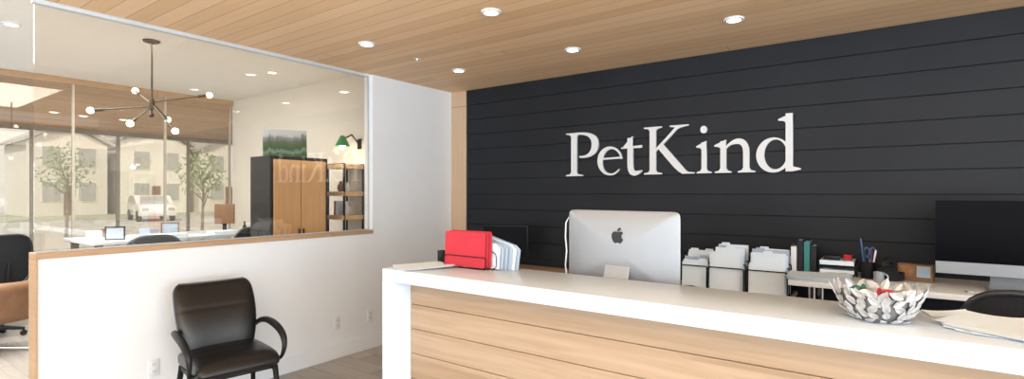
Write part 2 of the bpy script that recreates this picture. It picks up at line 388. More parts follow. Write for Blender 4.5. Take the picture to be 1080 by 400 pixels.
for k, (ch, p0, p1) in SPANS.items():
    x0 = atY(p0, 186, W).x-sx0; x1 = atY(p1, 186, W).x-sx0
    xs = [q[0] for pc in LET[ch] for part in pc[1:] for q in part]
    mn, mxx = min(xs), max(xs); sc = (x1-x0)/(mxx-mn)
    mb = MB(); i = 0
    for pc in LET[ch]:
        Mx = T(x0-mn*sc, .002, 0) @ R(PI/2, 'X') @ Matrix.Diagonal((sc, CAPH, 1, 1)); dd = D+.0004*i; i += 1
        if pc[0] == 'p': mb.prism(pc[1], dd, Mx)
        elif pc[0] == 's': mb.strip(pc[1], pc[2], dd, Mx)
        else: mb.strip(pc[1], pc[2], dd, Mx, True)
    o = mb.build('letter', mt_sign, sg); o['label'] = 'white letter '+ch

# ------------------------------------------------------------------ reception desk
CT = 1.09; DX0 = -2.352; DX1 = 1.75; DY0 = 1.98; DY1 = 2.44
t = thing('reception_desk', 'long reception desk with thick white counter and pale wood plank front', 'reception desk', (0, 0, 0))
MB().box(DX0, DX1, DY0, DY1, CT-.072, CT, .004).build('countertop', mt_quartz, t, True)
MB().box(DX0, DX0+.10, DY0, DY1, 0, CT-.072, .003).build('end_panel', mt_quartz, t, True)
MB().box(DX1-.10, DX1, DY0, DY1, 0, CT-.072, .003).build('end_panel', mt_quartz, t, True)
b = MB(); z = CT-.072
while z > .03:
    b.box(DX0+.10, DX1-.10, 2.105, 2.13, max(0, z-.1388), z, .002, 1); z -= .142
b.box(DX0+.1, DX1-.1, 2.117, 2.15, 0, CT-.072)
b.build('front_panel', mt_desk, t)
MB().box(DX0+.1, -.35, DY1-.02, 3.05, .88, .91, .003).build('work_surface', mt_oakx, t, True)
MB().box(DX0+.1, DX0+.13, 2.16, 3.05, 0, .88).build('side_panel', mt_quartz, t)
MB().box(-.38, -.35, 2.16, 3.05, 0, .88).build('side_panel', mt_quartz, t)

# ------------------------------------------------------------------ computers
APPLE = "12.152 6.896|-.948 0 -2.415 -1.078 -3.96 -1.04|-2.04 .027 -3.91 1.183 -4.961 3.014|-2.117 3.675 -.546 9.103 1.519 12.09|1.013 1.454 2.208 3.09 3.792 3.039|1.52 -.065 2.09 -.987 3.935 -.987|1.831 0 2.35 .987 3.96 .948|1.637 -.026 2.676 -1.48 3.676 -2.948|1.156 -1.688 1.636 -3.325 1.662 -3.415|-.039 -.013 -3.182 -1.221 -3.22 -4.857|-.026 -3.04 2.48 -4.494 2.597 -4.559|-1.429 -2.09 -3.623 -2.324 -4.39 -2.376|-2 -.156 -3.675 1.09 -4.61 1.09"
LEAF = "15.53 3.83|.843 -1.012 1.4 -2.427 1.245 -3.83|-1.207 .052 -2.662 .805 -3.532 1.818|-.78 .896 -1.454 2.338 -1.273 3.714|1.338 .104 2.715 -.688 3.559 -1.701"
def svg(s):
    segs = s.split('|'); p = tuple(map(float, segs[0].split())); out = [p]
    for q in segs[1:]:
        v = list(map(float, q.split())); c = [(p[0]+v[i], p[1]+v[i+1]) for i in (0, 2, 4)]
        out += bez(p, c[0], c[1], c[2], 8)[1:]; p = c[2]
    if math.hypot(out[0][0]-out[-1][0], out[0][1]-out[-1][1]) < .05: out = out[:-1]
    return [((x-12)/24, (12-y)/24) for x, y in out]
def computer(label, loc, rz):
    t = thing('desktop_computer', label, 'computer', loc, rz)
    X = (1, 0, 0); Z = (0, 0, 1); zc = .301
    b = MB(); secs = []
    for y, k in ((0, 1), (-.006, 1), (-.010, .985), (-.02, .86), (-.03, .66), (-.036, .46), (-.040, .25), (-.041, .05)):
        secs.append(((0, y, zc), X, Z, .325*k, .215*k))
    b.loft(secs, 72, 22)
    b.build('case', mt_alu, t, True, ang=30)
    MB().box(-.325, .325, -.002, .003, zc-.215+.071, zc+.215, .001, 1).build('screen', mt_screen, t)
    MB().box(-.324, .324, .0, .0025, zc-.2145, zc-.215+.070, .001, 1).build('chin', mt_alu, t)
    b = MB(); b.box(-.10, .10, -.12, .075, 0, .006, .002)
    b.loft([((0, -.112, .004), X, (0, 1, 0), .085, .006), ((0, -.098, .05), X, (0, 1, 0), .078, .005), ((0, -.055, .17), X, (0, 1, 0), .072, .005), ((0, -.036, .225), X, (0, 1, 0), .072, .006)], 24, 10)
    b.build('stand', mt_alu, t, True)
    b = MB(); Mx = T(0, -.034, zc+.085) @ R(PI/2, 'X') @ Matrix.Diagonal((.082, .082, 1, 1))
    b.prism(svg(APPLE), .0085, Mx); b.prism(svg(LEAF), .0085, Mx)
    b.build('emblem', mt_logo, t)
    return t
cpx = atY(655, 250, 2.58).x
computer('silver all-in-one computer seen from behind with a black apple emblem', (cpx, 2.58, .912), math.radians(-4))
computer('all-in-one computer with black screen facing the room on the white desk', (.55, 3.98, .962), math.radians(180-2))
# thin white cable looped over the left edge of the silver computer
o = MB().tube([(-.30, .03, .25), (-.325, .03, .43), (-.335, .005, .47), (-.343, -.012, .44), (-.345, -.014, .36), (-.338, -.012, .28), (-.345, -.014, .20), (-.34, 0, .09), (-.33, .03, .004), (-.26, .12, .004)], .004, 8).build('cable', mt_offwhite, None, True, (cpx, 2.58, .912))
o.rotation_euler = (0, 0, math.radians(-4)); tag(o, 'thin white cable hanging down the left edge of the silver computer', 'cable')

# left black monitor on the credenza
p = atY(533, 285, 4.15)
t = thing('monitor', 'black flat monitor on the low wood cabinet behind the red folders', 'monitor', (p.x, 4.15, .782), math.radians(20))
MB().box(-.235, .235, -.012, .02, .10, .42, .006).build('bezel', mt_blackpl, t, True)
MB().box(-.225, .225, -.014, -.012, .112, .41).build('screen', mt_screen, t)
b = MB(); b.box(-.11, .11, -.08, .1, 0, .012, .004); b.box(-.03, .03, .02, .04, .01, .25, .004)
b.build('stand', mt_blackpl, t, True)

# ------------------------------------------------------------------ credenza and white desk along dark wall
CZ = .78
t = thing('credenza', 'low wood topped cabinet along the dark wall behind the reception desk', 'cabinet', (0, 0, 0))
MB().box(-3.6, -.56, 3.85, 4.46, CZ-.03, CZ, .003).build('top', mt_oakx, t, True)
MB().box(-3.58, -.58, 3.88, 4.45, .06, CZ-.03).build('body', mt_blackpl, t)
MB().box(-3.5, -.66, 3.93, 4.40, 0, .06).build('plinth', mt_blackpl, t)
for i in range(5):
    x = -3.57+i*.596
    d = MB().box(x, x+.59, 3.862, 3.88, .07, CZ-.035, .003).build('door', mt_blackpl, t)
    MB().box(x+.52, x+.535, 3.845, 3.862, .55, .68, .003).build('handle', mt_chrome, d)
WZ = .96
t = thing('standing_desk', 'white topped standing desk with chrome legs against dark wall at right', 'desk', (0, 0, 0))
MB().box(-.53, 1.95, 3.78, 4.46, WZ-.035, WZ, .004).build('top', mt_offwhite, t, True)
for x in (-.40, 1.8):
    for y in (3.86, 4.38):
        MB().tube([(x, y, .02), (x, y, WZ-.034)], .022, 16).lathe([(0, 0), (.035, 0), (.035, .02), (0, .02)], 20, T(x, y, 0)).build('leg', mt_chrome, t, True)
MB().box(-.38, 1.78, 4.36, 4.40, WZ-.1, WZ-.035).build('rail', mt_chrome, t)

# ------------------------------------------------------------------ wire racks with files
def rrect(x0, x1, z0, z1, r, y, n=5):
    pts = []
    for cx, cz, a in ((x1-r, z1-r, 0), (x0+r, z1-r, 90), (x0+r, z0+r, 180), (x1-r, z0+r, 270)):
        for i in range(n+1):
            th = math.radians(a+90*i/n); pts.append((cx+r*math.cos(th), y, cz+r*math.sin(th)))
    return pts
def rack(px, w, label, nfile, glabel, seed, h=.31):
    rnd = random.Random(seed); x = atY(px, 280, 4.1).x
    t = thing('wire_file_rack', label, 'file rack', (x, 4.08, CZ+.001))
    b = MB()
    for k in range(4):
        b.tube(rrect(-w/2, w/2, .007, .19+.02*k, .014, -.068+.09*k), .0045, 6, True)
    b.tube([(-w/2+.03, -.06, .006), (-w/2+.03, .21, .006)], .0045, 6); b.tube([(w/2-.03, -.06, .006), (w/2-.03, .21, .006)], .0045, 6)
    b.build('wire_frame', mt_blackmt, t, True)
    for k in range(nfile):
        y = -.045+.24*k/nfile; hh = h-.06+rnd.uniform(-.045, .03)+.055*k/nfile; a = rnd.uniform(-.02, .02)
        off = rnd.uniform(-.006, .006); xa, xb = -w/2+.010+off+rnd.uniform(0, .018), w/2-.010+off-rnd.uniform(0, .018)
        o = MB(); dz = rnd.uniform(-.015, .015)
        # folded file: front leaf, sheets peeping out, back leaf with a tab
        o.prism([(xa, 0), (xb, 0), (xb, hh-.022+dz), (xa, hh-.022-dz)], .0015, T(0, .0015, 0) @ R(PI/2, 'X'))
        for s in range(3):
            e = rnd.uniform(-.010, .012); q = rnd.uniform(-.010, .010)
            o.prism([(xa+.006+e, .002), (xb-.008+e, .002), (xb-.008+e, hh-.006+q), (xa+.006+e, hh-.004-q)], .0012, T(0, .004+.0025*s, 0) @ R(PI/2, 'X'))
        tb = xa+(xb-xa)*rnd.choice((.08, .35, .62))
        o.prism([(xa, 0), (xb, 0), (xb, hh), (tb+.065, hh), (tb+.06, hh+.014), (tb+.005, hh+.014), (tb, hh), (xa, hh)], .0015, T(0, .0125, 0) @ R(PI/2, 'X'))
        ob = o.build('paper_file', mt_paper if rnd.random() < .85 else mt_papergrey, None, False, (x, 4.08+y, CZ+.013))
        ob.rotation_euler = (-.06, 0, a); tag(ob, glabel, 'paper file', glabel)
rack(734, .21, 'narrow black wire file rack right beside the silver computer', 7, 'white paper files in the narrow wire rack by the silver computer', 1, .29)
rack(768, .25, 'middle black wire file rack holding white files on the cabinet', 12, 'white paper files in the middle wire rack', 2, .325)
rack(810, .27, 'right black wire file rack holding white files beside the white desk', 12, 'white paper files in the wire rack beside the white desk', 3, .315)
# dark stapler on the credenza front edge
def stapler(loc, rz, label):
    t = thing('stapler', label, 'stapler', loc, rz)
    MB().box(-.07, .07, -.018, .018, 0, .012, .004).build('base', mt_blackpl, t, True)
    MB().prism([(-.07, .012), (.068, .03), (.07, .042), (.03, .052), (-.06, .045), (-.072, .03)], .03, T(0, .015, 0) @ R(PI/2, 'X'), .004).build('arm', mt_blackpl, t, True)
stapler((atZ(742, 300, CZ).x, 3.93, CZ), .2, 'black stapler on the cabinet edge right of the silver computer')

# ------------------------------------------------------------------ things on the white desk
def deskx(px, y): return atY(px, 280, y).x
def sheet(name, w, l, loc, rz, label, mat=mt_paper, cat='paper', curl=.003, n=1, group=None, spread=.006):
    b = MB()
    for k in range(n):
        a = random.uniform(-.05, .05)*spread/.006 if n > 1 else 0
        Mx = T(random.uniform(-1, 1)*spread*(n > 1), random.uniform(-1, 1)*spread*(n > 1), .0016*k) @ R(a, 'Z')
        t = bmesh.new(); g = 8; V = []
        for i in range(g+1):
            row = []
            for j in range(g+1):
                u, v = i/g-.5, j/g-.5
                zz = curl*max(0, (u+v)*1.4)**2*2 + curl*.5*max(0, (-u+.3*v)*1.8)**2 + .0003
                row.append(t.verts.new((u*w, v*l, zz)))
            V.append(row)
        for i in range(g):
            for j in range(g): t.faces.new((V[i][j], V[i+1][j], V[i+1][j+1], V[i][j+1]))
        solid(t, -.0009)
        b._merge(t, Mx)
    o = b.build(name, mat, None, True, loc); o.rotation_euler = (0, 0, rz)
    return tag(o, label, cat, group)
y = 4.3
for i, (px, m, h, lb) in enumerate(((838.5, mt_offwhite, .18, 'white binder at the left end of the row on the white desk'), (845, mt_blackpl, .225, 'black binder second from left on the white desk'), (852, mt_teal, .215, 'teal green binder standing in the row on the white desk'), (859, mt_blackpl, .19, 'black binder right of the teal one on the white desk'))):
    t = thing('binder', lb, 'binder', (deskx(px, y), y, WZ), .05)
    b = MB(); b.box(-.018, -.015, -.10, .10, 0, h); b.box(.015, .018, -.10, .10, 0, h); b.box(-.018, .018, -.105, -.10, 0, h, .001, 1)
    b.build('cover', m, t); MB().box(-.014, .014, -.098, .096, .004, h-.008).build('pages', mt_paper, t)
# letter tray with papers
tx = deskx(883.5, 4.25)
t = thing('letter_tray', 'small stacked paper tray between binders and pen cup', 'letter tray', (tx, 4.25, WZ), .05)
b = MB()
for k in range(2):
    z = .012+.055*k
    b.box(-.115, .115, -.10, .12, z, z+.004); b.box(-.115, -.111, -.10, .12, z, z+.03); b.box(.111, .115, -.10, .12, z, z+.03); b.box(-.115, .115, .116, .12, z, z+.03)
for x in (-.11, .11):
    for yy in (-.09, .11): b.tube([(x, yy, 0), (x, yy, .09)], .004, 6)
b.build('frame', mt_blackmt, t)
tag(MB().box(-.10, .10, -.1, .1, 0, .022, .002).build('paper_stack', mt_paper, None, False, (tx, 4.25, WZ+.0165)), 'white paper stack in the lower level of the paper tray', 'paper')
tag(MB().box(-.10, .10, -.1, .1, 0, .030, .002).build('paper_stack', mt_paper, None, False, (tx, 4.25, WZ+.0715)), 'white paper stack on the top level of the paper tray', 'paper')
tag(MB().box(-.05, .05, -.035, .035, 0, .03, .006).build('card_box', mt_blackpl, None, True, (tx-.03, 4.22, WZ+.102)), 'small black box lying on top of the paper tray stack', 'box')
tag(MB().box(-.025, .025, -.025, .025, 0, .035, .004).build('card_box', mt_red, None, True, (tx+.06, 4.25, WZ+.102)), 'small red box on top of the paper tray stack', 'box')
# pen cup
cx, cy = deskx(916, 4.15), 4.15
t = thing('pen_cup', 'dark pen cup full of pens on the white desk', 'pen cup', (cx, cy, WZ))
MB().lathe([(0, 0), (.042, 0), (.042, .11), (.038, .11), (.038, .005), (0, .005)], 24).build('cup', mt_blackmt, t, True)
for i, (m, a, l, lb) in enumerate(((mt_blue, 2.6, .25, 'tall blue pen leaning left in the dark pen cup'), (mt_red, 1.2, .17, 'red pen in the dark pen cup'), (mt_blackpl, 4.2, .20, 'black pen in the dark pen cup'), (mt_offwhite, 5.6, .18, 'white pen in the dark pen cup'))):
    q = Vector((math.cos(a)*.018, math.sin(a)*.018, .006)); e = Vector((math.cos(a)*.05, math.sin(a)*.04, l))
    o = MB().tube([q, e, e+(e-q).normalized()*.012], [.0055, .0055, .002], 8).build('pen', m, None, True, (cx, cy, WZ)); tag(o, lb, 'pen')
t = thing('scissors', 'scissors with blue handles standing in the pen cup', 'scissors', (cx+.006, cy+.004, WZ+.008), .4)
MB().box(-.006, .006, -.002, 0, 0, .12).build('blade', mt_chrome, t); MB().box(-.006, .006, .0, .002, 0, .12).build('blade', mt_chrome, t)
for s in (-1, 1):
    MB().tube([(s*.017+.015*math.cos(k*PI/6), 0, .165+.03*math.sin(k*PI/6)) for k in range(12)], .0045, 8, True).tube([(0, 0, .115), (s*.012, 0, .137)], .005, 8).build('handle', mt_blue, t, True)
# tape dispenser
t = thing('tape_dispenser', 'black tape dispenser right of the pen cup on the white desk', 'tape dispenser', (deskx(940, 4.1), 4.1, WZ), 1.0)
MB().prism([(-.085, 0), (.085, 0), (.088, .055), (.06, .06), (.035, .04), (.015, .065), (-.03, .10), (-.065, .095), (-.088, .05)], .06, T(0, .03, 0) @ R(PI/2, 'X'), .005).build('body', mt_blackpl, t, True)
MB().lathe([(.018, -.012), (.055, -.012), (.055, .012), (.018, .012), (.018, -.012)], 28, T(-.02, 0, .105) @ R(PI/2, 'X')).build('tape_roll', mt_blackpl, t, True)
# mug
def mug(loc, label, mat, s=1.0, rz=0):
    t = thing('mug', label, 'mug', loc, rz)
    MB().lathe([(0, 0), (.036*s, 0), (.04*s, .006), (.041*s, .095*s), (.037*s, .095*s), (.036*s, .01), (0, .01)], 28).build('body', mat, t, True)
    MB().tube([(.039*s+.028*s*math.sin(a), 0, .05*s+.03*s*math.cos(a)) for a in [PI*i/10 for i in range(11)]], .006*s, 8).build('handle', mat, t, True)
mug((deskx(927, 4.02), 3.99, WZ), 'small silver mug in front of the pen cup', mt_alu, .7)
t = thing('card_box', 'brown printed carton left of the black screen', 'box', (deskx(966, 4.2), 4.2, WZ), -.25)
MB().box(-.09, .09, -.03, .03, 0, .11, .002).build('body', mt_brownd, t)
MB().box(-.08, .0, -.032, -.03, .03, .10).build('printed_panel', mt_orange, t)
MB().box(.01, .08, -.032, -.03, .03, .10).build('printed_panel', mt_papergrey, t)
sheet('paper_sheet', .34, .26, (deskx(864, 3.95), 3.95, WZ+.001), .1, 'loose white sheets at the left end of the white desk', n=14, spread=.012)
sheet('paper_sheet', .22, .22, (deskx(955, 3.93), 3.91, WZ+.001), -.2, 'loose white sheet below the brown carton on the white desk', n=3, spread=.012)
# keyboard
t = thing('keyboard', 'slim white keyboard lying on the desk below the black screen', 'keyboard', (.56, 3.85, WZ), math.radians(182))
MB().box(-.21, .21, -.057, .0, 0, .009, .003).build('base', mt_alu, t, True)
b = MB()
for r in range(3):
    for k in range(14): b.box(-.20+k*.0287, -.20+k*.0287+.025, -.052+r*.0175, -.052+r*.0175+.0145, .009, .0115)
b.build('keys', mt_offwhite, t)

# ------------------------------------------------------------------ on the counter
fx, fy = -1.965, 2.33
t = thing('folder_sorter', 'black wire folder sorter standing on the left part of the counter', 'folder sorter', (fx, fy, CT), 0)
b = MB()
b.tube(rrect(-.158, .158, .004, .07, .02, -.078, 6), .0026, 6, True)
for k in range(1, 4): b.tube(rrect(-.13+.03*k, .158+.035*k, .004, .08+.02*k, .03, -.078+.047*k), .0026, 6, True)
b.tube([(-.06, -.078, .004), (-.02, .063, .004)], .003, 6); b.tube([(.13, -.078, .004), (.13, .063, .004)], .003, 6)
b.build('wire_frame', mt_blackmt, t, True)
def rpoly(x0, x1, z0, z1, r): return [(p[0], p[2]) for p in rrect(x0, x1, z0, z1, r, 0, 4)]
for i in range(3):
    mb = MB(); mb.prism(rpoly(-.152, .150, 0, .200+.003*i, .012), .003, R(PI/2, 'X'))
    mb.prism(rpoly(-.150, .148, .002, .196+.003*i, .012), .003, T(0, .005, 0) @ R(PI/2, 'X'))
    o = mb.build('red_folder', mt_red, None, False, (fx-.012+.012*i, fy-.066+.013*i, CT+.008)); o.rotation_euler = (-.05, 0, 0)
    tag(o, 'upright red card folders in the wire sorter on the counter', 'folder', 'red folders in the counter sorter')
for i in range(6):
    mb = MB(); mb.prism([(-.13, 0), (.13, 0), (.13, .12), (.10, .14), (-.13, .175)], .004, R(PI/2, 'X'))
    o = mb.build('grey_folder', mt_papergrey if i % 4 else mt_paper, None, False, (fx+.075+.017*i, fy-.020+.013*i, CT+.008)); o.rotation_euler = (-.06, .03+.015*i, 0)
    tag(o, 'pale blue grey folders fanned out behind the red folders', 'folder', 'pale folders behind the red ones')
mug((-2.265, 2.385, CT), 'small black mug on the counter left of red folders', mt_blackpl, .75, 2.0)
sheet('paper_sheet', .24, .30, (-2.20, 2.155, CT+.001), -.5, 'white sheets lying at the left end of the counter', n=4, spread=.01)
# right papers
sheet('paper_sheet', .30, .22, (.33, 2.20, CT+.001), -.25, 'loose white papers on the counter at the right edge of the photo', n=7, curl=.016, spread=.034)
sheet('paper_sheet', .13, .09, (.17, 2.39, CT+.001), .25, 'small white leaflet behind the loose papers on the counter', n=1, curl=.004)
# leaf bowl
bx, by = -.03, 2.165
t = thing('leaf_bowl', 'silver openwork bowl made of metal leaves on the white counter', 'bowl', (bx, by, CT))
b = MB()
def bowl_r(h): return .060+.072*math.sqrt(max(0, min(1, h/.11)))
def leaf(az, h, ln, wd, tilt, spin):
    r0 = bowl_r(h)
    dr = (bowl_r(h+.004)-bowl_r(max(h-.004, .0)))/.008
    up = Vector((dr*math.cos(az), dr*math.sin(az), 1)).normalized()
    tan = Vector((-math.sin(az), math.cos(az), 0)); nr = tan.cross(up)
    up2 = (up*math.cos(spin)+tan*math.sin(spin)); tn2 = up2.cross(nr)*-1
    c = Vector((r0*math.cos(az), r0*math.sin(az), h+.006))
    t = bmesh.new(); prof = [0, .62, .95, 1, .85, .5, 0]; rows = []; m = len(prof)-1
    for i, f in enumerate(prof):
        s = (i/m-.5)*ln; q = c+up2*s+nr*(tilt*(i/m)**2*.012)
        if f == 0: rows.append([t.verts.new(q)])
        else: rows.append([t.verts.new(q-tn2*(wd*f/2)+nr*.003), t.verts.new(q), t.verts.new(q+tn2*(wd*f/2)+nr*.003)])
    for a, c2 in zip(rows, rows[1:]):
        if len(a) == 1: t.faces.new((a[0], c2[0], c2[1])); t.faces.new((a[0], c2[1], c2[2]))
        elif len(c2) == 1: t.faces.new((a[0], a[1], c2[0])); t.faces.new((a[1], a[2], c2[0]))
        else:
            t.faces.new((a[0], a[1], c2[1], c2[0])); t.faces.new((a[1], a[2], c2[2], c2[1]))
    bmesh.ops.recalc_face_normals(t, faces=list(t.faces)); solid(t, .0022)
    for v in t.verts:
        if v.co.z < .001: v.co.z = .001
    b._merge(t)
rnd = random.Random(4)
for row, (h, n, ln, wd) in enumerate(((.008, 14, .038, .020), (.028, 17, .041, .022), (.050, 19, .043, .023), (.073, 21, .044, .023), (.096, 22, .046, .024))):
    for k in range(n):
        leaf(2*PI*(k+.5*(row % 2)+rnd.uniform(-.15, .15))/n, h+rnd.uniform(-.003, .003), ln*rnd.uniform(.85, 1.15), wd, rnd.uniform(-.3, 1.0), rnd.uniform(-1.1, 1.1))
b.build('leaf_shell', mt_silver, t)
prof = [(0, .001), (.058, .001)]+[(bowl_r(h)-.006, h+.004) for h in (.004, .015, .03, .045, .06, .075, .085)]
prof += [(r-.002, z) for r, z in prof[:1:-1]]+[(.055, .004), (0, .004)]
MB().lathe(prof, 36).build('lining', mt_silverin, t, True)
cols = [mt_paper, mt_red, mt_green, mt_paper, mt_blue, mt_paper, mt_orange]
spots = [(0, 0, .022), (.045, .01, .022), (-.04, .02, .022), (.01, .045, .022), (.0, -.044, .022), (.04, .045, .046), (-.045, -.035, .035), (.02, .0, .058), (-.03, .03, .06), (.055, -.04, .055), (.0, -.03, .066), (-.07, .0, .066), (.07, .02, .068), (.03, .04, .082), (-.035, -.02, .090), (.03, -.01, .092), (-.065, .035, .092), (.075, -.01, .094)]
for i, (x, y, zz) in enumerate(spots):
    mb = MB(); mb.sphere((0, 0, 0), .015, 12, (1.3, 1, .9)); mb.lathe([(.003, -.019), (.012, -.032), (.0, -.027)], 10, R(PI/2, 'Y')); mb.lathe([(.003, .019), (.012, .032), (.0, .027)], 10, R(PI/2, 'Y'))
    m = cols[i % 7]
    o = mb.build('wrapped_sweet', m, None, True, (bx+x, by+y, CT+zz)); o.rotation_euler = (0, rnd.uniform(-.3, .3), rnd.uniform(0, 3))
    cn = {mt_paper: 'white', mt_red: 'red', mt_green: 'green', mt_blue: 'blue', mt_orange: 'brown'}[m]
    tag(o, cn+' wrapped sweets lying in the silver leaf bowl', 'sweet', cn+' sweets in the bowl')

# ------------------------------------------------------------------ black leather guest chair (front = +X)
def guest_chair():
    t = thing('guest_chair', 'black leather guest chair with loop arms against the white half wall', 'chair', (-3.53, 1.68, 0), math.radians(-9))
    X = (1, 0, 0); Y = (0, 1, 0); Z = (0, 0, 1)
    secs = []
    for i in range(19):
        s = i/18; x = -.24+.52*s
        e = min(1, math.sqrt(max(0, 1-abs(2*s-1)**6))+.05)
        z = .435+.012*math.sin(s*PI)-.035*max(0, s-.75)*4*max(0, s-.75)
        th = .062*e*(1-.06*math.exp(-((s-.5)/.03)**2))
        secs.append(((x, 0, z), Y, Z, .245*(.9+.1*e), th))
    MB().loft(secs, 36, 3.6).build('seat', mt_leather, t, True, ang=60)
    secs = []
    for i in range(41):
        s = i/40; z = .40+.50*s
        e = min(1, math.sqrt(max(0, 1-abs(2*s-1)**10))+.08)
        x = -.195+.02*math.sin(s*PI)-.17*s**1.7
        wid = (.205+.045*math.sin(min(1, s*1.15)*PI*.62)-.05*max(0, s-.85)*5*max(0, s-.85)*5)*(.93+.07*e)
        puff = 1-.10*math.exp(-((s-.66)/.016)**2)
        secs.append(((x, 0, z), Y, Vector((1, 0, .25)).normalized(), wid, .060*e*puff, .022))
    MB().loft(secs, 40, 3.2).build('backrest', mt_leather, t, True, ang=60)
    for s in (-1, 1):
        y = s*.272
        path = bez((-.25, y*.84, .54), (-.20, y*1.0, .635), (-.08, y*1.04, .635), (.04, y*1.04, .62), 12)+bez((.04, y*1.04, .62), (.19, y*1.04, .60), (.28, y*1.03, .55), (.21, y, .44), 12)[1:]+bez((.21, y, .44), (.18, y*.97, .40), (.12, y*.9, .39), (.02, y*.85, .39), 8)[1:]
        MB().tube(path, [.012+.012*math.sin(PI*min(1, i/24)) for i in range(len(path))], 12, flat=1.0).build('armrest', mt_blackpl, t, True)
        for fx_, fz in ((.24, .26), (-.20, -.27)):
            MB().tube([(fx_*.92, s*.22, .39), (fz, s*.25, .0)], [.018, .014], 12).build('leg', mt_blackmt, t, True)
    b = MB(); b.box(-.2, .24, -.23, -.20, .365, .395, .004); b.box(-.2, .24, .20, .23, .365, .395, .004); b.box(.18, .21, -.21, .21, .365, .395, .004); b.box(-.2, -.17, -.21, .21, .365, .395, .004)
    b.box(-.27, -.25, -.03, .03, .39, .60, .004, 2)
    b.build('seat_frame', mt_blackmt, t)
guest_chair()

# outlets
for px, py, lb in ((355, 341, 'white power outlet on the white wall nearer the chair'), (390, 333, 'white power outlet on the white wall close to the counter end'), (162, 388, 'white power outlet low on the half wall left of the chair')):
    p = atX(px, py, AX)
    t = thing('power_outlet', lb, 'outlet', (AX, p.y, p.z))
    MB().box(0, .006, -.036, .036, -.058, .058, .003).build('plate', mt_offwhite, t, True)
    for dz in (-.025, .025):
        q = MB().box(.005, .008, -.017, .017, dz-.014, dz+.014, .002).build('socket', mt_offwhite, t, True)
        MB().box(.0075, .0085, -.008, -.005, dz-.005, dz+.007).box(.0075, .0085, .005, .008, dz-.005, dz+.007).build('slot', mt_slot, q)

# ------------------------------------------------------------------ office chairs (front = +X)
def office_chair(label, loc, rz, mat=mt_mesh):
    t = thing('office_chair', label, 'chair', loc, rz)
    X = (1, 0, 0); Y = (0, 1, 0); Z = (0, 0, 1)
    secs = []
    for i in range(13):
        s = i/12; e = min(1, math.sqrt(max(0, 1-abs(2*s-1)**5))+.05); secs.append(((-.23+.48*s, 0, .48), Y, Z, .24*(.85+.15*e), .04*e))
    MB().loft(secs, 28, 3.5).build('seat', mat, t, True, ang=60)
    pts = []
    for i in range(40):
        th = 2*PI*i/40; c, s = math.cos(th), math.sin(th)
        yy = math.copysign(abs(c)**.6, c)*.23; zz = .83+math.copysign(abs(s)**.6, s)*.26
        pts.append((-.26-.06*(zz-.57)-.03*(1-(yy/.23)**2), yy, zz))
    MB().tube(pts, .014, 10, True).build('back_frame', mt_blackgl, t, True)
    b = MB(); g = 10; tt = bmesh.new(); V = []
    for i in range(g+1):
        row = []
        for j in range(g+1):
            u, v = 2*i/g-1, 2*j/g-1
            yy = .222*u*math.sqrt(1-.22*v*v); zz = .83+.252*v*math.sqrt(1-.22*u*u)
            row.append(tt.verts.new((-.26-.06*(zz-.57)-.03*(1-(yy/.23)**2), yy, zz)))
        V.append(row)
    for i in range(g):
        for j in range(g): tt.faces.new((V[i][j], V[i+1][j], V[i+1][j+1], V[i][j+1]))
    solid(tt, .006); b._merge(tt)
    b.build('backrest', mat, t, True)
    MB().tube([(-.06, 0, .44), (-.24, 0, .45), (-.32, 0, .56), (-.33, 0, .80)], [.025, .025, .022, .015], 10).build('back_support', mt_blackpl, t, True)
    MB().lathe([(0, .10), (.028, .10), (.028, .30), (.018, .30), (.018, .44), (.09, .445), (0, .445)], 18).build('column', mt_blackmt, t, True)
    b = MB()
    for k in range(5):
        a = 2*PI*k/5+.3; b.tube([(0, 0, .12), (.16*math.cos(a), .16*math.sin(a), .10), (.29*math.cos(a), .29*math.sin(a), .075)], [.03, .022, .015], 8)
    b.build('base', mt_blackpl, t, True)
    for k in range(5):
        a = 2*PI*k/5+.3
        MB().lathe([(0, -.02), (.028, -.02), (.03, -.012), (.03, .012), (.028, .02), (0, .02)], 16, T(.28*math.cos(a), .28*math.sin(a), .03) @ R(a, 'Z') @ R(PI/2, 'X')).tube([(.28*math.cos(a), .28*math.sin(a), .03), (.28*math.cos(a), .28*math.sin(a), .08)], .008, 6).build('caster', mt_blackpl, t, True)
    for s in (-1, 1):
        MB().tube([(0, s*.2, .45), (0, s*.29, .46), (0, s*.295, .62)], .014, 8).box(-.11, .13, s*.295-.035, s*.295+.035, .62, .65, .012).build('armrest', mt_blackpl, t, True)
    return t
oc = office_chair('black mesh office chair behind the counter at the right edge', (.52, 3.08, 0), math.radians(80))
dup(oc, (-7.58, 1.18, 0), math.radians(200), 'black office chair in the office at the left edge of the photo')
dup(oc, (-5.98, 2.08, 0), math.radians(170), 'dark office chair at the office table left of the other').scale = (1.02, 1.02, 1.02)
dup(oc, (-5.98, 2.96, 0), math.radians(186), 'dark office chair at the office table nearest the wood cabinet').scale = (1.05, 1.05, 1.05)
oc.scale = (1.04, 1.04, 1.04)

